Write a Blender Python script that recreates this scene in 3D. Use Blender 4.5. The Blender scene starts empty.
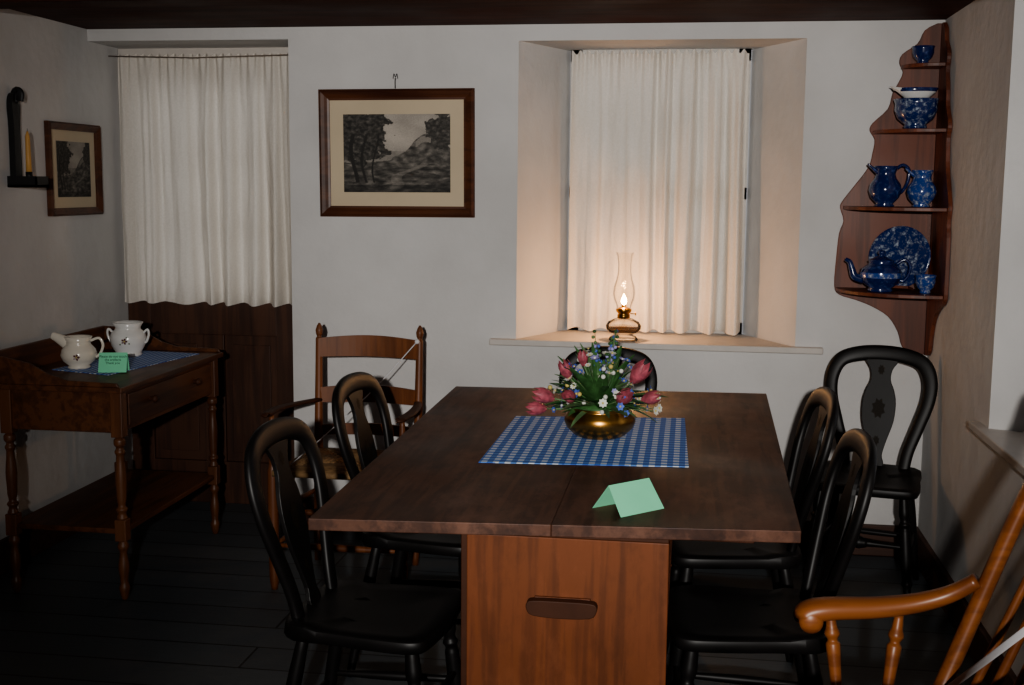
import bpy, math, random
from mathutils import Vector, Matrix, noise
random.seed(7)
SC=bpy.context.scene.collection
V=Vector
# ------------------------------------------------------------------ materials
def newmat(name):
    m=bpy.data.materials.new(name); m.use_nodes=True
    nt=m.node_tree; b=nt.nodes['Principled BSDF']
    return m,nt,b
def N(nt,t,**k):
    n=nt.nodes.new(t)
    for a,v in k.items(): setattr(n,a,v)
    return n
def ramp(nt,src,stops):
    r=N(nt,'ShaderNodeValToRGB'); e=r.color_ramp.elements
    e[0].position,e[0].color=stops[0][0],(*stops[0][1],1)
    e[1].position,e[1].color=stops[-1][0],(*stops[-1][1],1)
    for p,c in stops[1:-1]:
        x=e.new(p); x.color=(*c,1)
    nt.links.new(src,r.inputs[0]); return r
def coords(nt,scale=(1,1,1)):
    tc=N(nt,'ShaderNodeTexCoord'); mp=N(nt,'ShaderNodeMapping'); mp.inputs['Scale'].default_value=scale
    nt.links.new(tc.outputs['Object'],mp.inputs[0]); return mp.outputs[0]
def bump(nt,b,src,strength,dist=0.002):
    u=N(nt,'ShaderNodeBump'); u.inputs['Strength'].default_value=strength; u.inputs['Distance'].default_value=dist
    nt.links.new(src,u.inputs['Height']); nt.links.new(u.outputs[0],b.inputs['Normal'])
def plain(name,col,rough=.5,metal=0,var=0.12,nscale=18,bstr=0.0,coat=0,spec=.5):
    m,nt,b=newmat(name)
    no=N(nt,'ShaderNodeTexNoise'); no.inputs['Scale'].default_value=nscale; no.inputs['Detail'].default_value=4
    nt.links.new(coords(nt),no.inputs['Vector'])
    r=ramp(nt,no.outputs[0],[(.3,tuple(c*(1-var) for c in col)),(.7,tuple(min(1,c*(1+var)) for c in col))])
    nt.links.new(r.outputs[0],b.inputs['Base Color'])
    b.inputs['Roughness'].default_value=rough; b.inputs['Metallic'].default_value=metal; b.inputs['Specular IOR Level'].default_value=spec
    if coat: b.inputs['Coat Weight'].default_value=coat
    if bstr: bump(nt,b,no.outputs[0],bstr)
    return m
def wood(name,dark,light,axis='x',rough=.45,scale=1.0,spec=.5,worn=0.0):
    m,nt,b=newmat(name)
    s={'x':(1.2,16,16),'y':(16,1.2,16),'z':(16,16,1.2)}[axis]
    v=coords(nt,tuple(a*scale for a in s))
    no=N(nt,'ShaderNodeTexNoise'); no.inputs['Scale'].default_value=1.5; no.inputs['Detail'].default_value=6; no.inputs['Distortion'].default_value=.6
    nt.links.new(v,no.inputs['Vector'])
    s2={'x':(2,60,60),'y':(60,2,60),'z':(60,60,2)}[axis]
    n2=N(nt,'ShaderNodeTexNoise'); n2.inputs['Scale'].default_value=1.4; n2.inputs['Detail'].default_value=3
    nt.links.new(coords(nt,s2),n2.inputs['Vector'])
    n3=N(nt,'ShaderNodeTexNoise'); n3.inputs['Scale'].default_value=2.6; n3.inputs['Detail'].default_value=4
    nt.links.new(coords(nt),n3.inputs['Vector'])
    a=N(nt,'ShaderNodeMath',operation='MULTIPLY_ADD'); a.inputs[1].default_value=.35
    nt.links.new(n2.outputs[0],a.inputs[0]); nt.links.new(no.outputs[0],a.inputs[2])
    a2=N(nt,'ShaderNodeMath',operation='MULTIPLY_ADD'); a2.inputs[1].default_value=.5
    nt.links.new(n3.outputs[0],a2.inputs[0]); nt.links.new(a.outputs[0],a2.inputs[2])
    r=ramp(nt,a2.outputs[0],[(.62,dark),(.9,tuple((p+q)/2 for p,q in zip(dark,light))),(1.0,light)])
    last=r.outputs[0]
    if worn:
        n5=N(nt,'ShaderNodeTexNoise'); n5.inputs['Scale'].default_value=7; n5.inputs['Detail'].default_value=8; n5.inputs['Roughness'].default_value=.75
        nt.links.new(coords(nt,{'y':(1,.45,1),'z':(1,1,.45),'x':(.45,1,1)}[axis]),n5.inputs['Vector'])
        k=ramp(nt,n5.outputs[0],[(.50,(0,0,0)),(.68,(worn,)*3)])
        mxn=N(nt,'ShaderNodeMixRGB'); mxn.blend_type='MIX'; nt.links.new(k.outputs[0],mxn.inputs[0]); nt.links.new(last,mxn.inputs[1]); mxn.inputs[2].default_value=(*[min(1,c*1.7+.012) for c in light],1)
        k2=ramp(nt,n5.outputs[0],[(.32,(worn*.9,)*3),(.45,(0,0,0))])
        mx2=N(nt,'ShaderNodeMixRGB'); nt.links.new(k2.outputs[0],mx2.inputs[0]); nt.links.new(mxn.outputs[0],mx2.inputs[1]); mx2.inputs[2].default_value=(*[c*.40 for c in dark],1); last=mx2.outputs[0]
    nt.links.new(last,b.inputs['Base Color'])
    rr_=ramp(nt,n3.outputs[0],[(.3,(rough*.85,)*3),(.7,(min(1,rough*1.25),)*3)]); nt.links.new(rr_.outputs[0],b.inputs['Roughness'])
    b.inputs['Specular IOR Level'].default_value=spec
    bump(nt,b,a.outputs[0],.18,.001)
    return m
M_wall=plain('plaster_paint',(.62,.61,.60),.85,var=.08,nscale=2.5,bstr=0)
nt=M_wall.node_tree; nn=N(nt,'ShaderNodeTexNoise'); nn.inputs['Scale'].default_value=11; nn.inputs['Detail'].default_value=7
nt.links.new(coords(nt),nn.inputs['Vector']); bump(nt,nt.nodes['Principled BSDF'],nn.outputs[0],.5,.010)
M_sill=plain('sill_paint',(.56,.52,.48),.5,var=.05)
M_curt,ntc,bc=newmat('muslin_curtain')
no=N(ntc,'ShaderNodeTexNoise'); no.inputs['Scale'].default_value=120; ntc.links.new(coords(ntc),no.inputs['Vector'])
rr=ramp(ntc,no.outputs[0],[(.3,(.80,.755,.69)),(.7,(.88,.835,.77))]); ntc.links.new(rr.outputs[0],bc.inputs['Base Color']); bc.inputs['Roughness'].default_value=.9
tr=N(ntc,'ShaderNodeBsdfTranslucent'); tr.inputs[0].default_value=(.9,.84,.74,1); mx=N(ntc,'ShaderNodeMixShader'); mx.inputs[0].default_value=.25
ntc.links.new(bc.outputs[0],mx.inputs[1]); ntc.links.new(tr.outputs[0],mx.inputs[2]); ntc.links.new(mx.outputs[0],ntc.nodes['Material Output'].inputs[0])
M_floor,nt,b=newmat('painted_floorboards')
br=N(nt,'ShaderNodeTexBrick'); br.offset=.4; br.inputs['Scale'].default_value=1; br.inputs['Brick Width'].default_value=3.4; br.inputs['Row Height'].default_value=.17
br.inputs['Mortar Size'].default_value=.004; br.inputs['Color1'].default_value=(.064,.076,.086,1); br.inputs['Color2'].default_value=(.088,.103,.115,1); br.inputs['Mortar'].default_value=(.008,.008,.009,1)
nt.links.new(coords(nt),br.inputs['Vector']); nt.links.new(br.outputs[0],b.inputs['Base Color']); b.inputs['Roughness'].default_value=.45
n4=N(nt,'ShaderNodeTexNoise'); n4.inputs['Scale'].default_value=3; nt.links.new(coords(nt,(2,30,1)),n4.inputs['Vector']); bump(nt,b,n4.outputs[0],.2,.003)
M_ceil=wood('ceiling_boards',(.030,.010,.007),(.065,.022,.014),'x',.7,spec=.2)
M_base=wood('baseboard_wood',(.045,.018,.011),(.085,.036,.022),'x',.6)
M_doorw=wood('door_wood',(.030,.011,.006),(.075,.029,.014),'z',.5)
M_tabletop=wood('table_top_wood',(.036,.015,.010),(.100,.043,.025),'y',.52,spec=.35,worn=.75)
M_tablebase=wood('table_base_wood',(.095,.030,.012),(.180,.056,.020),'z',.5,spec=.3,worn=.30)
M_handle=plain('dark_handle',(.060,.022,.011),.6,spec=.25)
M_wash=wood('washstand_wood',(.042,.015,.007),(.125,.046,.018),'y',.45,spec=.35)
M_washz=wood('washstand_leg_wood',(.060,.021,.009),(.145,.054,.020),'z',.42)
M_ladder=wood('maple_chair_wood',(.095,.030,.011),(.20,.070,.025),'z',.42)
M_rock=wood('rocker_wood',(.15,.045,.014),(.26,.088,.026),'x',.36)
M_shelf=wood('corner_shelf_wood',(.065,.018,.009),(.165,.045,.020),'z',.45)
M_frame=wood('picture_frame_wood',(.045,.015,.008),(.11,.038,.016),'x',.38)
M_black=plain('black_chair_paint',(.007,.006,.006),.46,var=.4,nscale=9,spec=.35)
M_gold=plain('faded_stencil_gold',(.014,.010,.006),.6,spec=.2)
M_iron=plain('black_tin',(.008,.008,.009),.5)
M_brass=plain('aged_brass',(.42,.22,.06),.3,1,var=.3,nscale=14,bstr=.1)
M_mat=plain('mat_board',(.60,.50,.36),.85,var=.05,nscale=4)
M_cream=plain('cream_china',(.74,.69,.60),.2,var=.03,coat=.4)
M_white=plain('white_china',(.74,.74,.72),.2,var=.03,coat=.4)
M_motif=plain('painted_motif',(.10,.03,.03),.4)
M_card=plain('green_card',(.25,.72,.45),.8,var=.02)
M_ink=plain('ink',(.01,.02,.02),.8)
M_candle=plain('beeswax_candle',(.60,.33,.10),.5,var=.06)
M_rope=plain('white_ribbon',(.66,.66,.68),.7,var=.05)
M_rod=plain('rusty_rod',(.16,.12,.09),.5,.3)
M_sash=plain('window_sash_paint',(.45,.43,.4),.5)
M_rush,nt,b=newmat('rush_weave')
w=N(nt,'ShaderNodeTexNoise'); w.inputs['Scale'].default_value=1; w.inputs['Detail'].default_value=3; nt.links.new(coords(nt,(30,140,30)),w.inputs['Vector'])
r=ramp(nt,w.outputs[0],[(.3,(.12,.065,.028)),(.7,(.36,.22,.10))]); nt.links.new(r.outputs[0],b.inputs['Base Color']); b.inputs['Roughness'].default_value=.7; bump(nt,b,w.outputs[0],.6,.004)
def transfer(name,lo,hi,scale=26):
    m,nt,b=newmat(name)
    a=N(nt,'ShaderNodeTexNoise'); a.inputs['Scale'].default_value=scale; a.inputs['Detail'].default_value=5; a.inputs['Roughness'].default_value=.7
    nt.links.new(coords(nt),a.inputs['Vector'])
    r=ramp(nt,a.outputs[0],[(.50,lo),(.58,tuple((p+q)*.35 for p,q in zip(lo,hi))),(.66,hi)]); nt.links.new(r.outputs[0],b.inputs['Base Color'])
    b.inputs['Roughness'].default_value=.15; b.inputs['Coat Weight'].default_value=.5; return m
M_tw=transfer('blue_transferware',(.010,.028,.13),(.36,.43,.54),52)
M_tw2=transfer('light_transferware',(.025,.07,.28),(.50,.55,.62),64)
M_blueflow=transfer('flow_blue_glaze',(.009,.020,.10),(.05,.09,.26),40)
def gingham(name,period,white,mid,blue):
    m,nt,b=newmat(name); tc=N(nt,'ShaderNodeTexCoord'); sp=N(nt,'ShaderNodeSeparateXYZ'); nt.links.new(tc.outputs['Object'],sp.inputs[0]); o=[]
    for i,th in ((0,.5),(1,.5)):
        a=N(nt,'ShaderNodeMath',operation='MULTIPLY'); a.inputs[1].default_value=1/period; nt.links.new(sp.outputs[i],a.inputs[0])
        f=N(nt,'ShaderNodeMath',operation='FRACT'); nt.links.new(a.outputs[0],f.inputs[0])
        g=N(nt,'ShaderNodeMath',operation='GREATER_THAN'); g.inputs[1].default_value=th; nt.links.new(f.outputs[0],g.inputs[0]); o.append(g)
    s=N(nt,'ShaderNodeMath',operation='ADD'); nt.links.new(o[0].outputs[0],s.inputs[0]); nt.links.new(o[1].outputs[0],s.inputs[1])
    h=N(nt,'ShaderNodeMath',operation='MULTIPLY'); h.inputs[1].default_value=.5; nt.links.new(s.outputs[0],h.inputs[0])
    r=ramp(nt,h.outputs[0],[(0,white),(.3,mid),(.8,blue)]); r.color_ramp.interpolation='CONSTANT'
    nt.links.new(r.outputs[0],b.inputs['Base Color']); b.inputs['Roughness'].default_value=.9
    return m
M_ging=gingham('blue_gingham',.032,(.70,.76,.84),(.13,.30,.70),(.05,.14,.52))
M_ging2=gingham('small_gingham',.022,(.60,.66,.74),(.12,.24,.54),(.04,.09,.36))
M_glass,nt,b=newmat('thin_glass')
t=N(nt,'ShaderNodeBsdfTransparent'); t.inputs[0].default_value=(.96,.95,.93,1); g=N(nt,'ShaderNodeBsdfGlossy'); g.inputs['Roughness'].default_value=.04
lw=N(nt,'ShaderNodeLayerWeight'); lw.inputs[0].default_value=.16; mx=N(nt,'ShaderNodeMixShader')
nt.links.new(lw.outputs['Fresnel'],mx.inputs[0]); nt.links.new(t.outputs[0],mx.inputs[1]); nt.links.new(g.outputs[0],mx.inputs[2]); nt.links.new(mx.outputs[0],nt.nodes['Material Output'].inputs[0])
M_oil=plain('lamp_oil_glass',(.30,.17,.09),.1,var=.1,coat=.5); M_oil.node_tree.nodes['Principled BSDF'].inputs['Transmission Weight'].default_value=.6
def emis(name,col,s):
    m,nt,b=newmat(name); b.inputs['Emission Color'].default_value=(*col,1); b.inputs['Emission Strength'].default_value=s; b.inputs['Base Color'].default_value=(*col,1); return m
M_flame=emis('flame',(1,.62,.26),110)
M_leaf=plain('leaf_green',(.050,.13,.040),.5,var=.35,nscale=40)
M_leaf2=plain('leaf_pale',(.12,.21,.09),.5,var=.3,nscale=40)
M_tul=plain('tulip_pink',(.36,.085,.11),.5,var=.45,nscale=60)
M_pet_b=plain('petal_blue',(.09,.15,.50),.6,var=.25,nscale=60)
M_pet_l=plain('petal_lilac',(.32,.30,.56),.6,var=.2,nscale=60)
M_pet_w=plain('petal_white',(.66,.66,.60),.6,var=.1,nscale=60)
M_pet_y=plain('petal_yellow',(.56,.46,.16),.6,var=.1,nscale=60)
M_print,nt,b=newmat('engraving_print')
at=N(nt,'ShaderNodeAttribute'); at.attribute_name='Col'; nt.links.new(at.outputs['Color'],b.inputs['Base Color']); b.inputs['Roughness'].default_value=.7

# ------------------------------------------------------------------ mesh builder
class Mesh:
    def __init__(s): s.v=[];s.f=[];s.mi=[];s.sm=[];s.mats=[];s.T=Matrix.Identity(4)
    def m(s,mat):
        if mat not in s.mats: s.mats.append(mat)
        return s.mats.index(mat)
    def add(s,vs,fs,mat,smooth=False,T=None):
        o=len(s.v); X=s.T@T if T is not None else s.T
        s.v+= [X@V(p) for p in vs]; k=s.m(mat)
        for f in fs: s.f.append([o+i for i in f]); s.mi.append(k); s.sm.append(smooth)
    def box(s,x0,x1,y0,y1,z0,z1,mat,T=None):
        vs=[(x,y,z) for x in (x0,x1) for y in (y0,y1) for z in (z0,z1)]
        s.add(vs,[(0,1,3,2),(4,6,7,5),(0,4,5,1),(2,3,7,6),(0,2,6,4),(1,5,7,3)],mat,False,T)
    def prism(s,poly,ax,a,b,mat,T=None,smooth=False):
        def mk(p,c):
            if ax==0: return (c,p[0],p[1])
            if ax==1: return (p[0],c,p[1])
            return (p[0],p[1],c)
        n=len(poly); vs=[mk(p,a) for p in poly]+[mk(p,b) for p in poly]
        fs=[list(range(n))[::-1],list(range(n,2*n))]+[(i,(i+1)%n,n+(i+1)%n,n+i) for i in range(n)]
        s.add(vs,fs,mat,smooth,T)
    def lathe(s,prof,mat,T=None,seg=28,lip=None,smooth=True):
        vs=[];fs=[];n=len(prof)
        for i,(r,z) in enumerate(prof):
            for k in range(seg):
                a=2*math.pi*k/seg; rr=max(r,1e-4); x,y,zz=rr*math.cos(a),rr*math.sin(a),z
                if lip and i>=lip[0]:
                    w=max(0,math.cos(a-lip[1]))**8; x+=math.cos(lip[1])*lip[2]*w; y+=math.sin(lip[1])*lip[2]*w; zz+=lip[3]*w
                vs.append((x,y,zz))
        for i in range(n-1):
            for k in range(seg):
                k2=(k+1)%seg; fs.append((i*seg+k,i*seg+k2,(i+1)*seg+k2,(i+1)*seg+k))
        s.add(vs,fs,mat,smooth,T)
    def sweep(s,pts,w,h,mat,up=(0,0,1),seg=12,power=1.0,T=None,smooth=True,cap=True):
        pts=[V(p) for p in pts]; n=len(pts); up=V(up)
        W=w if isinstance(w,(list,tuple)) else [w]*n; H=h if isinstance(h,(list,tuple)) else [h]*n
        vs=[];fs=[]
        for i,p in enumerate(pts):
            t=(pts[min(i+1,n-1)]-pts[max(i-1,0)]).normalized()
            nn=up-t*up.dot(t)
            if nn.length<1e-3: nn=V((1,0,0))-t*t.x
            nn.normalize(); b=t.cross(nn)
            for k in range(seg):
                a=2*math.pi*(k+.5)/seg; c,d=math.cos(a),math.sin(a)
                c=math.copysign(abs(c)**power,c); d=math.copysign(abs(d)**power,d)
                vs.append(p+b*(W[i]/2*c)+nn*(H[i]/2*d))
        for i in range(n-1):
            for k in range(seg):
                k2=(k+1)%seg; fs.append((i*seg+k,i*seg+k2,(i+1)*seg+k2,(i+1)*seg+k))
        if cap: fs+= [list(range(seg))[::-1],[(n-1)*seg+k for k in range(seg)]]
        s.add(vs,fs,mat,smooth,T)
    def turn(s,p0,p1,prof,mat,seg=14,sub=3):
        p0,p1=V(p0),V(p1); pr=[]
        for i in range(len(prof)-1):
            (t0,r0),(t1,r1)=prof[i],prof[i+1]
            for j in range(sub):
                u=j/sub; e=u*u*(3-2*u); pr.append((t0+(t1-t0)*u,r0+(r1-r0)*e))
        pr.append(prof[-1]); d=p1-p0
        up=(0,1,0) if abs(d.normalized().y)<.9 else (1,0,0)
        s.sweep([p0+d*t for t,r in pr],[2*r for t,r in pr],[2*r for t,r in pr],mat,up,seg)
    def ball(s,c,r,mat,T=None,seg=12,sc=(1,1,1)):
        pr=[(math.sin(math.pi*i/8),-math.cos(math.pi*i/8)) for i in range(9)]
        X=Matrix.Translation(V(c))@Matrix.Diagonal((r*sc[0],r*sc[1],r*sc[2],1))
        if T is not None: X=T@X
        s.lathe(pr,mat,X,seg)
    def obj(s,name,loc=(0,0,0),rotz=0,bevel=0,parent=None,data=None):
        me=data
        if me is None:
            me=bpy.data.meshes.new(name)
            me.from_pydata([tuple(v) for v in s.v],[],s.f)
            for m in s.mats: me.materials.append(m)
            me.polygons.foreach_set('material_index',s.mi); me.polygons.foreach_set('use_smooth',s.sm); me.update()
            import bmesh
            bm=bmesh.new(); bm.from_mesh(me); bmesh.ops.recalc_face_normals(bm,faces=bm.faces); bm.to_mesh(me); bm.free()
        o=bpy.data.objects.new(name,me); SC.objects.link(o); o.location=loc; o.rotation_euler=(0,0,rotz)
        if bevel:
            bv=o.modifiers.new('bevel','BEVEL'); bv.width=bevel; bv.segments=2; bv.limit_method='ANGLE'; bv.angle_limit=math.radians(50)
        if parent: o.parent=parent
        return o
def cr(P,n=8,closed=False):
    P=[V(p) for p in P]; out=[]; m=len(P)
    rng=range(m) if closed else range(m-1)
    for i in rng:
        if closed: a,b,c,d=P[(i-1)%m],P[i],P[(i+1)%m],P[(i+2)%m]
        else: a,b,c,d=P[max(i-1,0)],P[i],P[i+1],P[min(i+2,m-1)]
        for j in range(n):
            t=j/n; out.append(.5*((2*b)+(c-a)*t+(2*a-5*b+4*c-d)*t*t+(3*b-a-3*c+d)*t**3))
    if not closed: out.append(P[-1])
    return out
def TR(x,y,z,rz=0,rx=0,ry=0): return Matrix.Translation((x,y,z))@Matrix.Rotation(rz,4,'Z')@Matrix.Rotation(ry,4,'Y')@Matrix.Rotation(rx,4,'X')

# ------------------------------------------------------------------ room
XL,XR,YB,ZC,YF=-2.60,.95,4.95,2.15,-1.4
m=Mesh(); m.box(XL-.4,XR+.4,YF-.1,YB+.45,-.1,0,M_floor); m.obj('floor')
m=Mesh(); m.box(XL-.4,XR+.4,YF-.1,YB+.45,ZC,ZC+.1,M_ceil); m.obj('ceiling')
for i,y in enumerate((4.12,2.9,1.7,.5)):
    m=Mesh(); m.box(XL,XR,y-.16,y,2.075 if i else 2.115,ZC,M_ceil); m.obj('ceiling_beam',bevel=.006)
m=Mesh(); m.box(XL-.3,XL,YF,YB+.4,0,ZC,M_wall); m.obj('wall_left')
m=Mesh(); m.box(XL-.3,XR+.3,YF-.1,YF,0,ZC,M_wall); m.obj('wall_front')
m=Mesh()
m.prism([(-1.70,YB),(-.72,YB),(-.54,YB+.4),(-1.76,YB+.4)],2,0,ZC,M_wall)
m.prism([(.43,YB),(XR+.3,YB),(XR+.3,YB+.4),(.23,YB+.4)],2,0,ZC,M_wall)
m.prism([(-.72,YB),(.43,YB),(.23,YB+.4),(-.54,YB+.4)],2,0,.83,M_wall)
m.prism([(-.72,YB),(.43,YB),(.23,YB+.4),(-.54,YB+.4)],2,2.085,ZC,M_wall)
m.prism([(XL,YB),(-1.70,YB),(-1.76,YB+.4),(XL,YB+.4)],2,2.10,ZC,M_wall)
m.obj('wall_back')
m=Mesh(); y0,y1=2.75,3.91
m.prism([(XR,y1),(XR,YB),(XR+.35,YB),(XR+.35,y1-.14)],2,0,ZC,M_wall)
m.prism([(XR,YF),(XR,y0),(XR+.35,y0+.14),(XR+.35,YF)],2,0,ZC,M_wall)
m.prism([(XR,y0),(XR,y1),(XR+.35,y1-.14),(XR+.35,y0+.14)],2,0,.72,M_wall)
m.prism([(XR,y0),(XR,y1),(XR+.35,y1-.14),(XR+.35,y0+.14)],2,2.09,ZC,M_wall)
m.obj('wall_right')
m=Mesh(); m.prism([(-.83,YB-.035),(.54,YB-.035),(.54,YB),(.42,YB),(.235,YB+.37),(-.545,YB+.37),(-.72,YB),(-.83,YB)],2,.832,.858,M_sill); m.obj('trim_1',bevel=.004)
m=Mesh(); m.prism([(XR-.035,y0-.1),(XR-.035,y1+.12),(XR,y1+.12),(XR,y1),(XR+.32,y1-.13),(XR+.32,y0+.13),(XR,y0),(XR,y0-.1)],2,.722,.748,M_sill); m.obj('trim_2',bevel=.004)
def window(name,w,h,T):
    m=Mesh(); m.T=T; t=.05
    for a in ((-w/2,-w/2+t,0,h),(w/2-t,w/2,0,h),(-w/2,w/2,0,t),(-w/2,w/2,h-t,h),(-w/2,w/2,h/2-.025,h/2+.025)): m.box(a[0],a[1],-.02,.02,a[2],a[3],M_sash)
    for i in (1,2): x=-w/2+w*i/3; m.box(x-.009,x+.009,-.012,.012,0,h,M_sash)
    for z in (h*.25,h*.75): m.box(-w/2,w/2,-.012,.012,z-.009,z+.009,M_sash)
    m.box(-w/2+.01,w/2-.01,-.003,.003,.01,h-.01,M_glass)
    return m.obj(name)
window('window_1',.77,1.225,TR(-.155,YB+.37,.86))
window('window_2',.87,1.34,TR(XR+.31,(y0+y1)/2,.75,math.pi/2))
m=Mesh(); m.box(-1.70,XR,YB-.02,YB,0,.13,M_base); m.obj('baseboard_back',bevel=.004)
m=Mesh(); m.box(XR-.02,XR,YF,YB-.02,0,.13,M_base); m.obj('baseboard_right',bevel=.004)
m=Mesh(); m.box(XL,XL+.02,YF,YB+.27,0,.13,M_base); m.obj('baseboard_left',bevel=.004)
# door : panelled lower half, glazed top
m=Mesh(); yd=YB+.30; xa,xb=XL+.003,-1.765; s_=.11
for x0,x1 in ((xa,xa+s_),(xb-s_,xb)): m.box(x0,x1,yd-.014,yd+.03,0,2.03,M_doorw)
xc=(xa+xb)/2
for z0,z1 in ((0,.20),(.80,.98),(1.93,2.03)): m.box(xa+s_,xb-s_,yd-.014,yd+.03,z0,z1,M_doorw)
m.box(xc-.05,xc+.05,yd-.014,yd+.03,.20,.80,M_doorw)
for x0,x1 in ((xa+s_,xc-.05),(xc+.05,xb-s_)):
    m.box(x0,x1,yd,yd+.02,.20,.80,M_doorw); m.box(x0+.035,x1-.035,yd-.008,yd+.001,.245,.755,M_doorw)
m.box(xa+s_,xb-s_,yd+.010,yd+.014,.98,1.93,M_glass)
for x in (xc-.11,xc+.11): m.box(x-.01,x+.01,yd,yd+.008,.98,1.93,M_doorw)
for z in (1.3,1.62): m.box(xa+s_,xb-s_,yd,yd+.0075,z-.01,z+.01,M_doorw)
m.box(xa,xb,yd-.03,yd+.05,2.032,2.099,M_sill)
m.obj('door_1',bevel=.003)

# curtains
def curtain(x0,x1,z0,z1,y,seed,folds,amp=1.0):
    rnd=random.Random(seed); nx,nz=340,60; ph=[rnd.uniform(0,6.28) for _ in range(10)]
    vs=[];fs=[]
    for j in range(nz+1):
        v=j/nz; z=z0+(z1-z0)*v
        for i in range(nx+1):
            u=i/nx; uu=u+.030*math.sin(6*u+ph[0])+.016*math.sin(17*u+ph[1])+.012*(1-v)*math.sin(3*v+11*u)
            a=2*math.pi*folds*uu+ph[2]
            s1=math.sin(a+.55*math.sin(a)); s1=math.copysign(abs(s1)**.7,s1)
            mod=.45+.75*(.5+.5*math.sin(5*u+ph[3]+1.5*v))
            big=s1*(.014+.022*(1-v))*mod*amp
            mid=math.sin(2*math.pi*folds*2.6*uu+ph[4]+1.6*v)*.006*(.5+.5*math.sin(4*u+ph[8]))
            e=math.exp(-(1-v)*12)
            top=e*.010*math.sin(2*math.pi*folds*3.1*u+ph[5])
            sl=.012*noise.noise(V((u*7,v*2.4,seed)))+.004*noise.noise(V((u*36,v*9,seed)))
            yy=y+big*(1-.6*e)+mid+top+sl
            zz=z+(.005*math.sin(a) if j==0 else 0)
            if v>.985: zz+=.008*math.sin(2*math.pi*folds*3.1*u+ph[6])
            vs.append((x0+(x1-x0)*u,yy,zz))
    for j in range(nz):
        for i in range(nx):
            a=j*(nx+1)+i; fs.append((a,a+1,a+nx+2,a+nx+1))
    m=Mesh(); m.add(vs,fs,M_curt,True)
    return m
m=curtain(-2.575,-1.765,.952,2.062,YB+.215,3,7,1.0)
m.sweep([(-2.598,YB+.180,2.056),(-2.2,YB+.180,2.046),(-1.745,YB+.180,2.056)],.005,.005,M_rod)
m.obj('door_curtain')
m=curtain(-.530,.220,.872,2.068,YB+.285,11,7,1.15)
m.obj('window_curtain')

# ------------------------------------------------------------------ table
m=Mesh()
FL,FR,BR,BL=(-.83,2.50),(.255,2.595),(.285,4.37),(-.85,4.30)
z0,z1=.730,.758
m.prism([FL,(-.2887,2.547),(-.2817,4.335),BL],2,z0,z1,M_tabletop)
m.prism([(-.2883,2.547),FR,BR,(-.2813,4.335)],2,z0,z1,M_tabletop)
bx0,bx1,by0,by1=-.495,-.03,2.64,4.10
m.box(bx0,bx1,by0,by0+.028,0,.70,M_tablebase); m.box(bx0,bx1,by1-.028,by1,0,.70,M_tablebase)
m.box(bx0+.02,bx0+.045,by0+.028,by1-.028,.12,.44,M_tablebase); m.box(bx1-.045,bx1-.02,by0+.028,by1-.028,.12,.44,M_tablebase)
m.box(bx0+.001,bx1-.001,by0+.028,by1-.028,.44,.465,M_tablebase); m.box(bx0+.045,bx1-.045,by0+.03,by1-.03,.12,.14,M_tablebase)
for yy in (by0+.005,by1-.06): m.box(-.74,.16,yy+.03,yy+.08,.70,.730,M_handle)
m.box(bx0+.001,bx1-.001,by0+.001,by0+.028,.70,.7298,M_handle)
m.box(bx0-.016,bx0-.001,by0+.012,by0+.05,0,.70,M_handle)
m.box(-.335,-.205,by0-.010,by0,.514,.562,M_tablebase)
m.prism([tuple(q)[:2] for q in cr([(-.350,.553,0),(-.350,.538,0),(-.335,.524,0),(-.27,.520,0),(-.205,.524,0),(-.190,.538,0),(-.190,.553,0),(-.205,.560,0),(-.27,.561,0),(-.335,.560,0)],3,True)],1,by0-.034,by0-.008,M_handle)
m.obj('trestle_table',bevel=.0022)
m=Mesh(); m.prism([(-.55,3.10),(.01,3.15),(-.005,3.83),(-.545,3.76)],2,.7585,.7605,M_ging); m.obj('table_runner')
BX,BY=-.255,3.50
m=Mesh(); m.lathe([(0,0),(.06,0),(.075,.006),(.098,.028),(.106,.048),(.102,.066),(.090,.080),(.088,.086),(.093,.090),(.089,.091),(.084,.086),(.086,.078),(.098,.06),(.095,.035),(.07,.012),(0,.01)],M_brass,seg=40)
m.obj('brass_bowl',(BX,BY,.7605))
def leaf(m,p,d,L,w,mat,curl=.5):
    d=V(d).normalized(); side=d.cross(V((0,0,1)));
    if side.length<.05: side=V((1,0,0))
    side.normalize(); n=7; vs=[];fs=[]
    q=V(p); dirv=d.copy()
    for i in range(n):
        t=i/(n-1); ww=w*abs(math.sin(math.pi*(.08+.9*t)))**.8
        nrm=side.cross(dirv)
        vs+= [q-side*ww/2+nrm*ww*.18,q-nrm*ww*.06,q+side*ww/2+nrm*ww*.18]
        dirv=(dirv+V((0,0,-1))*curl/n).normalized(); q=q+dirv*L/(n-1)
    for i in range(n-1):
        a=i*3; fs+= [(a,a+1,a+4,a+3),(a+1,a+2,a+5,a+4)]
    m.add(vs,fs,mat,True)
def frame(p,d):
    d=V(d).normalized(); return Matrix.Translation(p)@d.to_track_quat('Z','Y').to_matrix().to_4x4()
def tulip(m,p,d,s,mat):
    T=frame(p,d)
    for k in range(6):
        a=k*math.pi/3; r0=1 if k%2 else .88
        vs=[];fs=[]; nn=6
        for i in range(nn+1):
            t=i/nn; rad=s*.42*math.sin(math.pi*(.12+.62*t))*r0; z=s*1.25*t; wa=.62*math.sin(math.pi*(.15+.80*t))
            for j in (-1,-.5,0,.5,1): vs.append((rad*math.cos(a+wa*j),rad*math.sin(a+wa*j),z-(.08*s*abs(j)*t)))
        for i in range(nn):
            for j in range(4): q=i*5+j; fs.append((q,q+1,q+6,q+5))
        m.add(vs,fs,mat,True,T)
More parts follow.
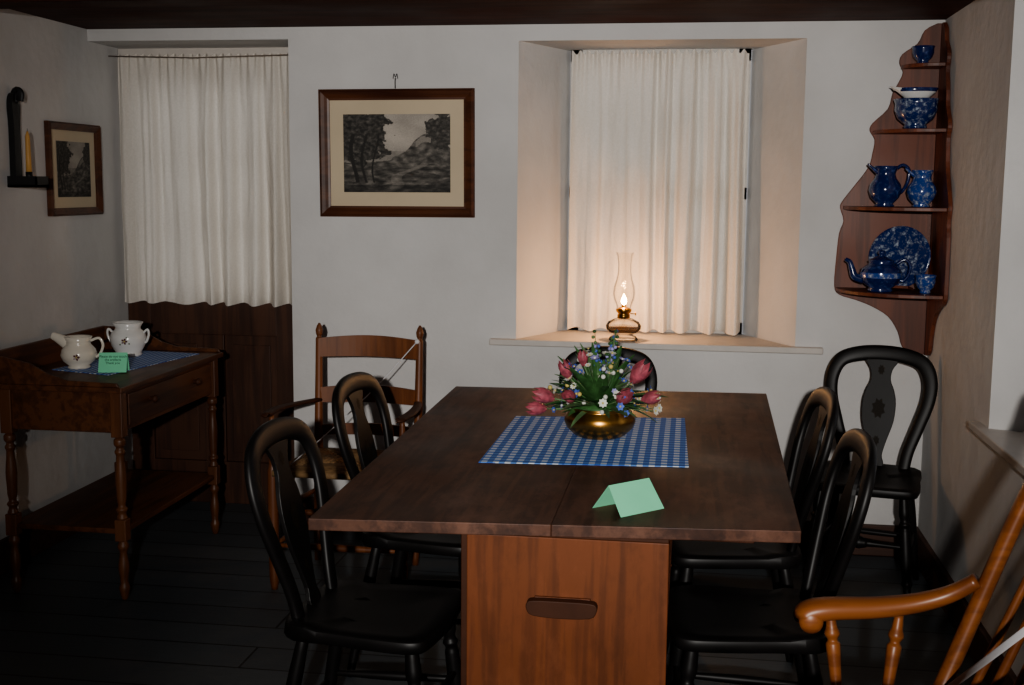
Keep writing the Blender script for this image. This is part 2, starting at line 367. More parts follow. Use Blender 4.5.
def daisy(m,p,d,s,mat,ctr,np_=7):
    T=frame(p,d)
    for k in range(np_):
        a=2*math.pi*k/np_; c,sn=math.cos(a),math.sin(a); w=s*.34
        vs=[(0,0,0),(c*s*.6-sn*w,sn*s*.6+c*w,s*.12),(c*s,sn*s,s*.18),(c*s*.6+sn*w,sn*s*.6-c*w,s*.12)]
        m.add(vs,[(0,1,2,3)],mat,True,T)
    m.ball((0,0,s*.06),s*.26,ctr,T,8)
m=Mesh(); R=random.Random(5)
base=V((0,0,.085))
m.ball((0,0,.085),.072,M_leaf,None,16,(1,1,.35))
for i in range(90):
    a=R.uniform(0,6.28); el=R.uniform(.0,1.35); d=(math.cos(a)*math.cos(el),math.sin(a)*math.cos(el),math.sin(el))
    leaf(m,base+V(d)*.02,d,R.uniform(.10,.195),R.uniform(.016,.040),R.choice([M_leaf,M_leaf,M_leaf,M_leaf2]),R.uniform(.1,.9))
for x,y,z,dx,dy,dz,s in [(-.085,-.06,.180,-.4,-.4,1,.050),(-.13,-.07,.120,-1,-.4,.35,.054),(-.155,-.05,.085,-1,-.5,.1,.050),(.095,-.06,.175,.6,-.3,.8,.064),(.060,-.10,.125,.5,-.7,.5,.054),(-.045,-.04,.215,-.2,-.1,1,.038),(-.070,-.10,.125,-.4,-1,.5,.046),(.125,-.05,.12,1,-.4,.4,.048)]:
    q=V((x,y,z)); m.turn(base,q,[(0,.002),(1,.002)],M_leaf2,6,1); tulip(m,q,(dx,dy,dz),s,M_tul)
for i in range(100):
    a=R.uniform(0,6.28); el=R.uniform(.0,1.4); rad=R.uniform(.10,.175)*(1.05 if el<.6 else 1.08); d=V((math.cos(a)*math.cos(el),math.sin(a)*math.cos(el),math.sin(el)*1.0))
    q=base+d*rad; q.z=max(q.z,.095)
    k=R.random()
    if i%3==0: m.turn(base,q,[(0,.0013),(1,.0013)],M_leaf,5,1)
    if k<.36: daisy(m,q,d,R.uniform(.010,.016),M_pet_b,M_pet_y,6)
    elif k<.52: daisy(m,q,d,R.uniform(.010,.016),M_pet_l,M_pet_w,6)
    elif k<.78: daisy(m,q,d,R.uniform(.010,.017),M_pet_w,M_pet_y,8)
    else: m.ball(q,.007,M_pet_y if k<.9 else M_pet_w,None,8)
for i in range(9):
    a=R.uniform(0,6.28); q=base+V((math.cos(a)*.05,math.sin(a)*.05,R.uniform(.17,.235))); m.turn(base,q,[(0,.002),(1,.001)],M_leaf2,5,1)
    for t in range(7): p=base.lerp(q,.55+t*.075); m.ball(p+V((R.uniform(-.008,.008),R.uniform(-.008,.008),0)),.0055,R.choice([M_leaf2,M_leaf,M_pet_b,M_pet_l]),None,6)
for q in ((.175,-.03,.095),(.165,-.05,.09),(.17,0,.12)):
    m.turn(base,q,[(0,.0012),(1,.0012)],M_leaf2,5,1); daisy(m,V(q),(1,-.6,.3),.015,M_pet_w,M_pet_y)
m.obj('flower_arrangement',(BX,BY,.7615))
def tentcard(m,a,b,c,d,e,f,mat):
    m.add([a,b,d,c],[(0,1,2,3)],mat); m.add([c,d,f,e],[(0,1,2,3)],mat)
m=Mesh(); zt=.7585
tentcard(m,(-.14,2.63,zt),(-.045,2.725,zt),(-.172,2.672,zt+.062),(-.083,2.762,zt+.062),(-.21,2.70,zt),(-.115,2.79,zt),M_card)
o=m.obj('green_tent_card'); so=o.modifiers.new('s','SOLIDIFY'); so.thickness=.0006; so.offset=1

# ------------------------------------------------------------------ black balloon-back chair
def chair_mesh():
    m=Mesh()
    out=[(-.165,-.175),(0,-.19),(.165,-.175),(.188,-.05),(.203,.10),(.197,.170),(.155,.195),(0,.208),(-.155,.195),(-.197,.170),(-.203,.10),(-.188,-.05)]
    pl=[tuple(p)[:2] for p in cr([(x,y,0) for x,y in out],4,True)]
    n=len(pl); vs=[];fs=[]
    rings=[(.80,.414),(.97,.420),(1.0,.434),(.985,.450),(.93,.456),(.75,.449),(.4,.444)]
    for s,z in rings:
        for x,y in pl: vs.append((x*s,y*s,z+(.008 if y<-.12 else 0)*(1 if z>.44 else 0)))
    for i in range(len(rings)-1):
        for k in range(n): k2=(k+1)%n; fs.append((i*n+k,i*n+k2,(i+1)*n+k2,(i+1)*n+k))
    fs+= [list(range(n))[::-1],[(len(rings)-1)*n+k for k in range(n)]]
    m.add(vs,fs,M_black,True)
    fl=[(0,.015),(.08,.018),(.16,.020),(.22,.015),(.25,.021),(.28,.015),(.32,.019),(.55,.023),(.72,.016),(.76,.020),(.80,.014),(.92,.013),(1,.011)]
    bl=[(0,.015),(.3,.019),(.6,.018),(.85,.014),(1,.012)]
    for s in (-1,1):
        m.turn((s*.150,.145,.425),(s*.190,.192,0),fl,M_black); m.turn((s*.135,-.135,.425),(s*.175,-.215,0),bl,M_black)
        a=V((s*.171,.17,.21)); b=V((s*.157,-.177,.20))
        m.turn(a,b,[(0,.008),(.5,.013),(1,.008)],M_black,10)
    m.turn((-.168,.168,.235),(.168,.168,.235),[(0,.008),(.25,.010),(.4,.013),(.43,.018),(.5,.024),(.57,.018),(.6,.013),(.75,.010),(1,.008)],M_black,12)
    m.turn((-.16,-.185,.18),(.16,-.185,.18),[(0,.008),(.5,.012),(1,.008)],M_black,10)
    half=[(.112,-.155,.44),(.124,-.170,.52),(.156,-.192,.62),(.186,-.215,.72),(.188,-.235,.80),(.157,-.252,.862),(.088,-.264,.888),(0,-.268,.895)]
    P=half+[(-x,y,z) for x,y,z in half[-2::-1]]
    C=cr(P,6); k=len(C)
    W=[.044+.018*math.sin(math.pi*i/(k-1))**2 for i in range(k)]
    m.sweep(C,W,.026,M_black,(0,1,.22),14,.75)
    so=[(.030,.44),(.034,.47),(.026,.50),(.040,.56),(.060,.63),(.064,.70),(.054,.75),(.038,.79),(.042,.83),(.062,.862),(.066,.885)]
    so=[tuple(p)[:2] for p in cr([(x,z,0) for x,z in so],3)]
    def yb(z): t=max(0,(z-.44)/.46); return -.155-.113*t**.9
    vs=[];fs=[]
    for x,z in so: y=yb(z); vs+= [(-x,y-.006,z),(-x,y+.006,z),(x,y+.006,z),(x,y-.006,z)]
    for i in range(len(so)-1):
        a=i*4
        for q in range(4): fs.append((a+q,a+(q+1)%4,a+4+(q+1)%4,a+4+q))
    fs+=[(0,1,2,3)]; m.add(vs,fs,M_black)
    for cz_,sc in ((.68,1),(.83,.5),(.555,.5)):
        g=[]
        for i in range(16):
            a=2*math.pi*i/16; r=(.028 if i%2 else .020)*sc; g.append((r*math.cos(a),cz_+r*1.5*math.sin(a)))
        vs=[(x,yb(z)+.0068,z) for x,z in g]; m.add(vs,[list(range(16))],M_gold)
    return m
cm=chair_mesh(); first=None
for (x,y,rz,s) in [(-.760,2.80,-90-4,.985),(-.775,3.55,-90-5,.985),(.165,2.93,90+3,.985),(.15,3.56,90+4,.985),(.675,4.50,180-16,.97),(-.32,4.60,180,.92)]:
    if first is None: o=first=cm.obj('dining_chair',(x,y,0),math.radians(rz),bevel=.0015)
    else: o=cm.obj('dining_chair',(x,y,0),math.radians(rz),bevel=.0015,data=first.data)
    o.scale=(s,s,s)

# ------------------------------------------------------------------ ladder-back armchair (faces camera)
m=Mesh(); yb,yf=4.50,4.12; xl,xr=-1.45,-1.05; fxl,fxr=-1.50,-1.01
bp=[(0,.013),(.1,.017),(.44,.018),(.5,.018),(.62,.016),(.9,.014),(.935,.014),(.945,.009),(.955,.013),(.970,.015),(.985,.011),(1,.004)]
for x in (xl,xr): m.turn((x,yb-.01,0),(x+(-.005 if x==xl else .005),yb+.06,.950),bp,M_ladder)
for x in (fxl,fxr): m.turn((x,yf,0),(x,yf,.66),[(0,.012),(.07,.018),(.18,.019),(.2,.014),(.22,.020),(.35,.020),(.55,.020),(.68,.019),(.72,.013),(.80,.016),(.9,.012),(1,.009)],M_ladder)
for s,a,b in ((-1,fxl,xl),(1,fxr,xr)):
    A=cr([(b,yb+.035,.645),(b+s*.03,yb-.10,.655),(a+s*.01,yf+.10,.665),(a+s*.005,yf-.03,.668),(a,yf-.045,.664)],5); m.sweep(A,[.028+.014*min(1,i/10) for i in range(len(A))],.016,M_handle,(0,0,1),12,.8)
def slat(z,h,arch):
    n=14; vs=[];fs=[]
    for i in range(n+1):
        t=i/n; x=xl+(xr-xl)*t; y=yb+.045*(z/.9)+.028*math.sin(math.pi*t); top=z+h/2+arch*math.sin(math.pi*t); bt=z-h/2+arch*.25*math.sin(math.pi*t)
        vs+= [(x,y-.005,bt),(x,y-.005,top),(x,y+.005,top),(x,y+.005,bt)]
    for i in range(n):
        a=i*4
        for q in range(4): fs.append((a+q,a+(q+1)%4,a+4+(q+1)%4,a+4+q))
    m.add(vs,fs,M_ladder,False)
slat(.855,.075,.012); slat(.665,.060,.012); slat(.525,.04,.008)
for z in (.14,.27): m.turn((fxl,yf,z+.03),(fxr,yf,z+.03),[(0,.008),(.5,.014),(1,.008)],M_ladder,10)
for z in (.17,.29):
    for a,b in ((fxl,xl),(fxr,xr)): m.turn((a,yf,z),(b,yb,z),[(0,.008),(.5,.012),(1,.008)],M_ladder,10)
m.turn((xl,yb,.22),(xr,yb,.22),[(0,.008),(.5,.012),(1,.008)],M_ladder,10)
c=V(((xl+xr)/2,(yb+yf)/2,.438)); co=[V((fxl+.005,yf-.015,.44)),V((fxr-.005,yf-.015,.44)),V((xr,yb,.44)),V((xl,yb,.44))]
for i in range(4):
    a,b=co[i],co[(i+1)%4]; K=13
    for k in range(K):
        t0=k/K; p=a.lerp(c,t0); q=b.lerp(c,t0); d=V((0,0,.012*math.sin(math.pi*min(1,t0+.15))))
        m.sweep([p+d,(p+q)/2+d*1.0,q+d],.019,.026,M_rush,(0,0,1),8)
m.obj('ladder_back_armchair')
m=Mesh(); m.sweep(cr([(xr-.0,yb+.030,.89),(-1.17,4.40,.74),(-1.30,4.26,.60),(-1.42,4.09,.485)],6),.006,.004,M_rope,(0,0,1),8); m.ball((xr-.0,yb+.03,.89),.010,M_rope); m.obj('barrier_cord')

# ------------------------------------------------------------------ washstand
m=Mesh(); wx0,wx1,wy0,wy1=-2.50,-1.955,3.87,4.80; zt=.785
m.box(wx0,wx1,wy0,wy1,zt-.02,zt,M_wash)
lx0,lx1,ly0,ly1=wx0+.085,wx1-.038,wy0+.05,wy1-.045
for x in (lx0,lx1):
    for y in (ly0,ly1):
        m.box(x-.022,x+.022,y-.022,y+.022,.60,zt-.02,M_washz)
        m.turn((x,y,.60),(x,y,.30),[(0,.012),(.04,.021),(.09,.021),(.13,.013),(.18,.019),(.23,.014),(.5,.020),(.75,.017),(.84,.013),(.88,.021),(.93,.014),(1,.020)],M_washz,18)
        m.box(x-.021,x+.021,y-.021,y+.021,.22,.30,M_washz)
        m.turn((x,y,.22),(x,y,0),[(0,.014),(.1,.021),(.2,.013),(.45,.020),(.7,.014),(.8,.020),(.9,.016),(1,.010)],M_washz,18)
m.box(lx0,lx1,ly0-.012,ly0+.006,.615,zt-.02,M_wash); m.box(lx0,lx1,ly1-.006,ly1+.012,.615,zt-.02,M_wash)
m.box(lx0-.012,lx0+.006,ly0,ly1,.615,zt-.02,M_wash); m.box(lx1-.01,lx1+.008,ly0,ly1,.615,zt-.02,M_wash)
m.box(lx1+.006,lx1+.016,ly0+.05,ly1-.05,.632,zt-.038,M_wash)
for yy in (ly0+.22,ly1-.22):
    m.lathe([(0,.03),(.012,.028),(.016,.018),(.009,.008),(.009,0)],M_handle,TR(lx1+.016,yy,.70,0,0,math.pi/2),14)
m.box(lx0-.01,lx1+.01,ly0-.01,ly1+.01,.245,.265,M_wash)
m.box(wx0,wx0+.014,wy0,wy1,zt,.885,M_wash)
def gend(y0_,y1_):
    pl=[(wx0,zt),(wx0,.885),(wx0+.10,.882),(wx0+.20,.862),(wx0+.27,.825),(wx0+.34,.805),(wx1-.02,.800),(wx1-.01,zt)]
    m.prism(pl,1,y0_,y1_,M_wash)
gend(wy0+.002,wy0+.014); gend(wy1-.014,wy1-.002)
m.obj('washstand',bevel=.003)
m=Mesh(); m.prism([(-2.40,4.20),(-2.13,4.12),(-2.03,4.72),(-2.32,4.76)],2,zt+.0005,zt+.003,M_ging2); m.obj('washstand_mat')
zt+=.0035
m=Mesh(); m.lathe([(0,0),(.05,0),(.055,.008),(.050,.014),(.068,.045),(.074,.075),(.066,.098),(.052,.110),(.050,.118),(.062,.138),(.057,.140),(.046,.118),(.06,.098),(.07,.07),(.04,.02),(0,.015)],M_white,TR(0,0,0),32)
for s in (-1,1): m.sweep(cr([(s*.064,0,.095),(s*.082,0,.110),(s*.087,0,.09),(s*.078,0,.062),(s*.070,0,.055)],5),.010,.010,M_white,(0,1,0),8)
daisy(m,V((.012,-.0745,.068)),(0.1,-1,0),.014,M_motif,M_pet_y,5)
for q in ((.030,-.070,.058),(-.006,-.0745,.055),(.020,-.073,.083)): m.ball(q,.003,M_leaf,None,6)
m.obj('sugar_jar',(-2.285,4.60,zt),math.radians(5))
def jug(h,r,mat,liprot=math.pi,handle=True,lip=1.0):
    m=Mesh(); pr=[(0,0),(.55*r,0),(.6*r,.03*h),(.50*r,.07*h),(.85*r,.22*h),(r,.40*h),(.92*r,.55*h),(.66*r,.70*h),(.58*r,.80*h),(.66*r,.92*h),(.74*r,1.0*h),(.70*r,1.0*h),(.60*r,.90*h),(.54*r,.8*h),(.6*r,.7*h),(.85*r,.5*h),(.5*r,.1*h),(0,.08*h)]
    m.lathe(pr,mat,None,32)
    d0=V((math.cos(liprot),math.sin(liprot),0))
    m.sweep(cr([d0*.50*r+V((0,0,.84*h)),d0*.85*r*lip+V((0,0,.95*h)),d0*1.15*r*lip+V((0,0,1.05*h))],4),[.5*r-.32*r*i/8 for i in range(9)],[.30*r-.2*r*i/8 for i in range(9)],mat,(0,0,1),12)
    d=-d0
    if handle:
        P=[d*.60*r+V((0,0,.92*h)),d*1.05*r+V((0,0,1.03*h)),d*1.45*r+V((0,0,.90*h)),d*1.40*r+V((0,0,.62*h)),d*1.15*r+V((0,0,.42*h)),d*.93*r+V((0,0,.34*h))]
        m.sweep(cr(P,5),.14*r+.004,.10*r+.004,mat,d.cross(V((0,0,1))),8)
    return m
m=Mesh()
m.lathe([(0,0),(.040,0),(.044,.006),(.038,.012),(.060,.030),(.068,.052),(.062,.074),(.046,.092),(.044,.104),(.052,.122),(.048,.123),(.040,.104),(.056,.074),(.062,.052),(.04,.014),(0,.012)],M_cream,None,32)
m.sweep(cr([(-.032,0,.088),(-.056,0,.104),(-.080,0,.118),(-.100,0,.126)],5),[.056-.030*i/15 for i in range(16)],[.036-.022*i/15 for i in range(16)],M_cream,(0,1,0),12)
m.sweep(cr([(.046,0,.106),(.078,0,.116),(.092,0,.090),(.082,0,.058),(.064,0,.042)],5),.011,.009,M_cream,(0,1,0),8)
daisy(m,V((.010,-.0675,.050)),(0.1,-1,0),.014,M_motif,M_pet_y,5)
m.obj('cream_pitcher',(-2.315,4.25,zt),math.radians(12))
m=Mesh(); A=[V((-.052,0,0)),V((.052,0,0)),V((.052,.028,.072)),V((-.052,.028,.072))]
m.add(A,[(0,1,2,3)],M_card); m.add([(-.052,.028,.072),(.052,.028,.072),(.052,.056,0),(-.052,.056,0)],[(0,1,2,3)],M_card)
card=m.obj('lettered_tent_card',(-2.14,4.17,zt),math.radians(14))
cu=bpy.data.curves.new('lettering','FONT'); cu.body='Please do not touch\nthe artifacts\nThank you'; cu.size=.0125; cu.align_x='CENTER'
to=bpy.data.objects.new('lettering',cu); SC.objects.link(to)
bpy.context.view_layer.update(); dg=bpy.context.evaluated_depsgraph_get(); me=bpy.data.meshes.new_from_object(to.evaluated_get(dg)); bpy.data.objects.remove(to)
me.materials.clear(); me.materials.append(M_ink); to=bpy.data.objects.new('lettering',me); SC.objects.link(to); to.parent=card; to.location=(0,.0205-.0008,.054); to.rotation_euler=(math.atan2(.072,.028),0,0)

# ------------------------------------------------------------------ pictures (engraved landscapes)
def shade(u,v,seed):
    n=lambda x,y,s=0: min(1,max(0,.5+.42*noise.fractal(V((x,y,seed+s)),.9,2.1,6)))
    c=.28+.22*n(u*4,v*5)
    if v>.45: c+=.10*math.exp(-((u-.50)/.2)**2-((v-.70)/.2)**2)
    far=.50+.05*n(u*6,0,3)
    if v<far: c=.20+.14*n(u*18,v*26,4)
    hill=.36+.36*math.exp(-((u-.80)/.24)**2)+.05*n(u*9,0,3)
    if v<hill:
        c=.02+.34*n(u*13,v*16,5)**2
        if .68<u<.82 and hill-.10<v<hill-.02: c=.22+.1*n(u*60,v*60,2)
    gr=.34+.06*n(u*5,1,8)
    if v<gr:
        c=.015+.34*n(u*10,v*22,9)**2.4
        path=abs(u-(.42+.9*(v-.05)+.06*math.sin(v*22)))
        if path<.04+.08*(.34-v): c+=.13*(1-path/.10)
    tl=math.hypot((u-.13)/.30,(v-.74)/.38)+.9*(n(u*7,v*7,11)-.5)
    if tl<.95: c=.012+.20*n(u*26,v*26,12)**2.4
    for tx,w_ in ((.10,.018),(.20,.012),(.30,.008)):
        if abs(u-tx-.03*math.sin(v*7+tx*9))<w_ and .12<v<.75: c=.02
    t2=math.hypot((u-.93)/.18,(v-.80)/.24)+.9*(n(u*8,v*8,15)-.5)
    if t2<.88: c=.02+.18*n(u*30,v*30,12)**2.2
    if v<.10: c*=.5
    return max(.010,c*(.75+.45*n(u*90,v*90,20)))
def picture(name,w,h,fw,mw,T,seed,tint=(1,.90,.78),gain=1.0):
    m=Mesh(); m.T=T
    for (a,b) in ((0,1),(1,2),(2,3),(3,0)):
        cs=[(-w/2,-h/2),(w/2,-h/2),(w/2,h/2),(-w/2,h/2)]
        pr=[(0,0),(0,-.018),(.25,-.026),(.55,-.020),(.8,-.014),(1,-.012),(1,0)]
        vs=[]
        for k in (a,b):
            cx,cz=cs[k]; sx,sz=-math.copysign(1,cx),-math.copysign(1,cz)
            for t,y in pr: vs.append((cx+sx*fw*t,y,cz+sz*fw*t))
        q=len(pr); m.add(vs,[(i,i+1,q+i+1,q+i) for i in range(q-1)],M_frame)
    iw,ih=w/2-fw,h/2-fw
    m.box(-iw-.004,iw+.004,-.005,0,-ih-.004,ih+.004,M_mat)
    pw,ph=iw-mw,ih-mw*1.0
    o0=m.obj(name)
    nx,nz=220,160; vs=[];fs=[];cols=[]
    for j in range(nz+1):
        for i in range(nx+1):
            u,v=i/nx,j/nz; p=T@V((-pw+2*pw*u,-.0065,-ph+2*ph*v)); vs.append(tuple(p)); s=shade(u,v,seed)*gain; cols.append((s*tint[0],s*tint[1],s*tint[2],1))
    for j in range(nz):
        for i in range(nx): a=j*(nx+1)+i; fs.append((a,a+1,a+nx+2,a+nx+1))
    me=bpy.data.meshes.new('print'); me.from_pydata(vs,[],fs); ca=me.color_attributes.new('Col','FLOAT_COLOR','POINT')
    for i,c in enumerate(cols): ca.data[i].color=c
    me.materials.append(M_print); o=bpy.data.objects.new('engraving',me); SC.objects.link(o); o.parent=o0
    return o0
p=picture('framed_landscape_engraving',.665,.53,.045,.058,TR(-1.232,YB-.001,1.628,0,0,math.radians(-.3)),1.0,gain=.95)
m=Mesh(); m.T=TR(-1.235,YB-.012,1.915); m.sweep([(0,.01,.02),(0,-.004,.02),(0,-.006,0),(0,-.004,-.02)],.004,.004,M_iron,(1,0,0),8); m.sweep(cr([(-.010,0,.02),(-.006,0,.04),(0,0,.025),(.006,0,.04),(.010,0,.02)],4),.003,.003,M_iron,(0,1,0),6)
o=m.obj('hook'); o.parent=p
p=picture('framed_small_engraving',.43,.385,.032,.045,TR(XL+.001,4.78,1.55,math.radians(90),0,0),5.0,gain=.8)
# ------------------------------------------------------------------ candle sconce
m=Mesh(); ys=4.33
pl=[tuple(q)[:2] for q in cr([(ys-.024,1.50,0),(ys-.022,1.70,0),(ys-.028,1.78,0),(ys-.020,1.82,0),(ys,1.835,0),(ys+.020,1.82,0),(ys+.028,1.78,0),(ys+.022,1.70,0),(ys+.024,1.50,0)],4)]
m.prism(pl,0,XL,XL+.024,M_iron)
m.sweep(cr([(XL+.012,ys,1.80),(XL+.026,ys,1.838),(XL+.040,ys,1.830),(XL+.036,ys,1.805)],5),.04,.012,M_iron,(0,1,0),8)
m.box(XL,XL+.12,ys-.045,ys+.045,1.475,1.485,M_iron)
for a in ((XL,XL+.12,ys-.045,ys-.040),(XL,XL+.12,ys+.040,ys+.045),(XL+.115,XL+.12,ys-.045,ys+.045)): m.box(*a,1.475,1.518,M_iron)
m.turn((XL+.065,ys,1.485),(XL+.065,ys,1.535),[(0,.014),(1,.013)],M_iron,12)
m.turn((XL+.065,ys,1.50),(XL+.065,ys,1.69),[(0,.012),(.9,.009),(1,.003)],M_candle,12,2)
m.turn((XL+.065,ys,1.69),(XL+.065,ys,1.70),[(0,.001),(1,.001)],M_iron,6,1)
m.obj('candle_sconce')

# ------------------------------------------------------------------ corner shelf
m=Mesh(); cx,cy=XR-.001,YB-.001
prof=[(.0,2.135),(.03,2.135),(.075,2.11),(.10,2.06),(.155,2.02),(.165,1.985),(.15,1.95),(.165,1.91),(.185,1.87),(.20,1.81),(.255,1.755),(.265,1.725),(.245,1.69),(.25,1.64),(.265,1.58),(.325,1.495),(.36,1.445),(.365,1.42),(.350,1.37),(.365,1.32),(.372,1.22),(.375,1.11),(.355,1.075),(.29,1.055),(.225,1.03),(.16,.99),(.12,.93),(.10,.87),(.06,.845),(.0,.84)]
pc=[tuple(q)[:2] for q in cr([(a,b,0) for a,b in prof[1:-1]],3)]; pc=[prof[0]]+pc+[prof[-1]]
m.prism([(cx-a,b) for a,b in pc],1,cy-.016,cy,M_shelf)
m.prism([(cy-.016-a*.86,b) for a,b in pc],0,cx-.016,cx,M_shelf)
for z,w_ in ((1.975,.16),(1.725,.255),(1.43,.355),(1.105,.372)):
    pl=[(cx-.016,cy-.016)]
    for i in range(13):
        a=math.pi/2*i/12; e=.85; pl.append((cx-.016-(w_-.016)*abs(math.cos(a))**e,cy-.016-(w_*.88-.016)*abs(math.sin(a))**e))
    m.prism(pl,2,z-.014,z,M_shelf)
m.obj('corner_shelf',bevel=.002)
def bowl(h,r,mat):
    m=Mesh(); m.lathe([(0,0),(.5*r,0),(.52*r,.10*h),(.46*r,.14*h),(.8*r,.35*h),(.94*r,.62*h),(.93*r,.85*h),(1.0*r,1.0*h),(.95*r,1.0*h),(.88*r,.85*h),(.88*r,.6*h),(.7*r,.35*h),(0,.2*h)],mat,None,32); return m
bowl(.065,.043,M_blueflow).obj('china_cup',(.86,4.875,1.9765))
bowl(.112,.084,M_tw).obj('china_bowl',(.835,4.82,1.7265))
m=Mesh(); m.T=Matrix.Diagonal((1.25,.8,1,1)); m.lathe([(0,0),(.035,0),(.04,.008),(.056,.025),(.062,.04),(.058,.04),(.05,.025),(0,.012)],M_white,None,28,(4,math.pi,.02,.008)); m.lathe([(.0575,.027),(.0635,.040),(.062,.041)],M_blueflow,None,28)
m.obj('sauce_boat',(.835,4.82,1.8392))
jug(.155,.062,M_blueflow,math.radians(190)).obj('china_jug',(.732,4.80,1.4305),0)
jug(.14,.056,M_tw2,math.radians(180),False).obj('china_creamer',(.868,4.80,1.4305),0)
m=Mesh(); m.lathe([(0,0),(.08,0),(.085,.006),(.112,.016),(.122,.020),(.122,.023),(.109,.020),(.08,.010),(0,.006)],M_tw,TR(0,0,0),40)
m.prism([(-.05,-.123),(.05,-.123),(.05,-.113),(-.05,-.113)],2,-.03,.03,M_shelf)
o=m.obj('china_plate',(.815,4.865,1.2315)); o.rotation_euler=(math.radians(80),0,math.radians(-28))
def teapot():
    m=Mesh(); r=.078
    m.lathe([(0,0),(.045,0),(.048,.008),(.042,.014),(.068,.035),(r,.065),(.074,.088),(.052,.105),(.046,.112),(.050,.118),(.042,.124),(.022,.134),(.010,.138),(.010,.142),(.015,.149),(.012,.157),(0,.160)],M_blueflow,None,32)
    m.sweep(cr([(-.062,0,.045),(-.095,0,.055),(-.108,0,.085),(-.118,0,.112),(-.135,0,.122)],6),[.036-.022*i/24 for i in range(25)],[.036-.022*i/24 for i in range(25)],M_blueflow,(0,1,0),12)
    m.sweep(cr([(.055,0,.105),(.085,0,.125),(.105,0,.105),(.102,0,.07),(.085,0,.045),(.070,0,.045)],5),.012,.012,M_blueflow,(0,1,0),10)
    m.lathe([(.0785,.055),(.0795,.066),(.0785,.075)],M_tw2,None,32)
    return m
teapot().obj('china_teapot',(.725,4.755,1.1055),math.radians(-8))
bowl(.07,.040,M_tw2).obj('china_teacup',(.885,4.72,1.1055))

# ------------------------------------------------------------------ oil lamp
m=Mesh(); LX,LY,LZ=-.272,5.00,.8585
m.lathe([(0,0),(.060,0),(.062,.006),(.055,.014),(.042,.022),(.040,.030)],M_glass,None,32)
m.lathe([(.040,.028),(.060,.034),(.072,.048),(.074,.062),(.064,.078),(.040,.090),(.024,.095)],M_glass,None,32)
m.lathe([(0,.032),(.055,.036),(.066,.050),(.066,.058),(0,.059)],M_oil,None,28)
m.lathe([(.024,.092),(.027,.095),(.027,.108),(.022,.112),(.030,.118),(.034,.128),(.030,.134),(.010,.140),(.009,.148)],M_brass,None,24)
m.turn((.027,0,.112),(.052,0,.112),[(0,.002),(.8,.002),(.81,.007),(1,.007)],M_brass,10,1)
m.lathe([(.030,.130),(.031,.145),(.042,.170),(.0475,.195),(.044,.225),(.034,.255),(.028,.285),(.0275,.320),(.032,.355),(.038,.368)],M_glass,None,36)
m.lathe([(.001,.148),(.008,.153),(.012,.163),(.009,.176),(.003,.188),(.0005,.194)],M_flame,None,14)
lamp=m.obj('oil_lamp',(LX,LY,LZ))
ld=bpy.data.lights.new('lamp_flame_light','POINT'); ld.energy=4.6; ld.color=(1,.50,.21); ld.shadow_soft_size=.012
lo=bpy.data.objects.new('lamp_flame_light',ld); SC.objects.link(lo); lo.parent=lamp; lo.location=(0,0,.210)

# ------------------------------------------------------------------ rocking chair (near right, faces left)
m=Mesh(); ya,yn=2.42,1.93
seat=[(.14,yn+.02),(.14,ya-.02),(.20,ya+.02),(.50,ya-.02),(.54,ya-.06),(.54,yn+.06),(.50,yn+.02),(.20,yn-.02)]
m.prism([tuple(q)[:2] for q in cr([(a,b,0) for a,b in seat],4,True)],2,.40,.435,M_rock)
sp=[(0,.009),(.12,.011),(.2,.016),(.26,.010),(.3,.015),(.6,.012),(.8,.009),(.86,.014),(.92,.010),(1,.009)]
for y,s in ((ya,1),(yn,-1)):
    A=cr([(.252,y-s*.0,.618),(.256,y,.636),(.295,y,.648),(.39,y+s*.012,.652),(.47,y+s*.018,.664),(.535,y+s*.014,.688),(.585,y,.725)],5); k=len(A)
    W=[.036+.034*min(1,i/4) if i<5 else .070-.036*(i-5)/(k-5) for i in range(k)]; H=[.034+.014*min(1,i/3) if i<5 else .048-.018*(i-5)/(k-5) for i in range(k)]
    m.sweep(A,W,H,M_rock,(0,0,1),16,.85)
    m.turn((.262,y-.036,.627),(.262,y+.036,.627),[(0,.012),(.1,.024),(.9,.024),(1,.012)],M_rock,18,2)
    m.turn((.302,y,.640),(.325,y-s*.025,.43),sp,M_rock)
    m.turn((.440,y+s*.012,.640),(.410,y-s*.03,.43),sp,M_rock)
    B=cr([(.49,y-s*.04,.43),(.535,y-s*.012,.53),(.597,y,.70),(.664,y,.89),(.750,y-s*.005,1.10)],5)
    m.sweep(B,[.034]*len(B),[.038]*len(B),M_rock,(0,1,0),12)
    m.turn((.20,y-s*.05,.41),(.17,y,.065),[(0,.012),(.2,.018),(.4,.014),(.5,.020),(.8,.015),(1,.012)],M_rock)
    m.turn((.47,y-s*.05,.41),(.51,y,.060),[(0,.012),(.2,.018),(.4,.014),(.5,.020),(.8,.015),(1,.012)],M_rock)
    K=cr([(.02,y,.075),(.15,y,.045),(.34,y,.025),(.55,y,.045),(.78,y,.12)],5); m.sweep(K,.024,.045,M_rock,(0,0,1),10,.6)
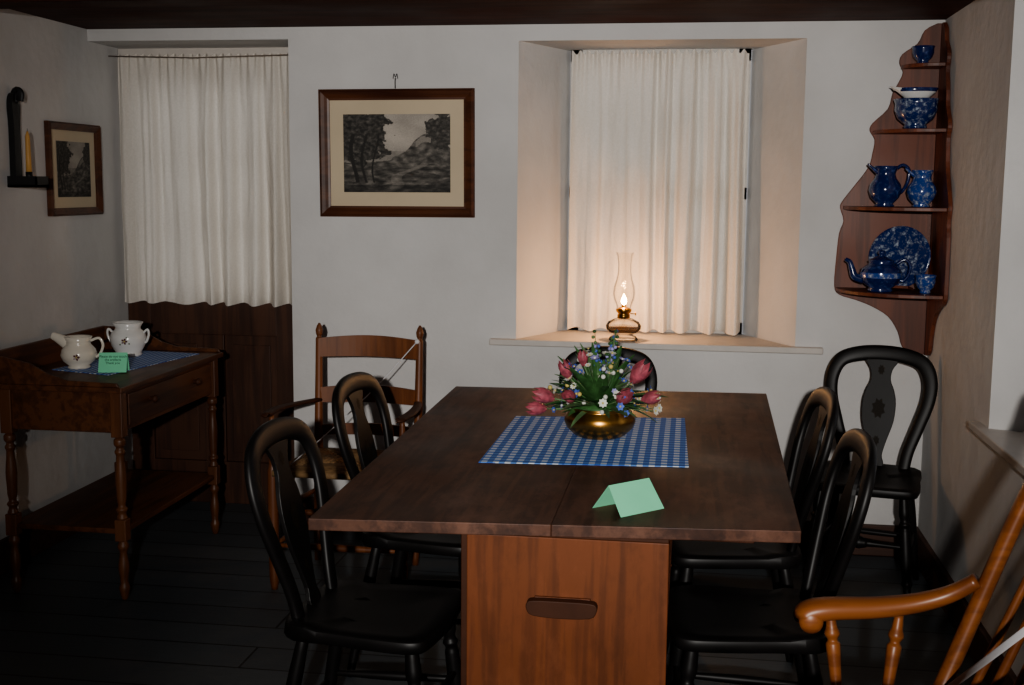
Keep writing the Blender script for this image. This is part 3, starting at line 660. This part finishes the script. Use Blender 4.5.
m.turn((.185,yn,.22),(.185,ya,.22),[(0,.008),(.5,.014),(1,.008)],M_rock)
m.turn((.49,yn,.20),(.49,ya,.20),[(0,.008),(.5,.012),(1,.008)],M_rock)
cr_=cr([(.730,yn-.02,1.06),(.760,(yn+ya)/2,1.09),(.730,ya+.02,1.06)],6); m.sweep(cr_,.022,.12,M_rock,(.3,0,1),12,.6)
for i in range(4):
    y=yn+.11+(ya-yn-.22)*i/3; m.turn((.52,y,.43),(.755,y,1.05),[(0,.006),(.3,.009),(1,.006)],M_rock,10)
m.obj('rocking_chair')
m=Mesh(); m.sweep([(.512,2.386,.49),(.550,2.16,.665),(.585,1.95,.83)],.003,.015,M_rope,(0,0,1),10,.7); m.obj('barrier_ribbon')

# ------------------------------------------------------------------ lights, world, camera
def spot(name,loc,tgt,e,ang,blend,size,col):
    d=bpy.data.lights.new(name,'SPOT'); d.energy=e; d.spot_size=math.radians(ang); d.spot_blend=blend; d.shadow_soft_size=size; d.color=col
    o=bpy.data.objects.new(name,d); SC.objects.link(o); o.location=loc; o.rotation_euler=(V(tgt)-V(loc)).to_track_quat('-Z','Y').to_euler(); return o
spot('camera_flash',(.02,-1.0,1.72),(-.50,4.95,1.40),640,58,1.0,.03,(1,.965,.92))
w=bpy.data.worlds.new('world'); bpy.context.scene.world=w; w.use_nodes=True; bg=w.node_tree.nodes['Background']; bg.inputs[0].default_value=(.85,.90,1,1); bg.inputs[1].default_value=.8
try: bpy.context.scene.view_settings.look='AgX - Medium High Contrast'
except Exception as ex: print(ex)
f=1195.0
cam=bpy.data.cameras.new('camera'); co=bpy.data.objects.new('camera',cam); SC.objects.link(co); bpy.context.scene.camera=co
cam.sensor_width=36; cam.lens=f/1024*36; cam.clip_start=.05
Rm=Matrix.Rotation(math.radians(8.47),3,'Z')@Matrix.Rotation(math.pi/2+math.radians(-7.5),3,'X')@Matrix.Rotation(math.radians(.5),3,'Z')
co.matrix_world=Matrix.Translation((0,0,1.5))@Rm.to_4x4()
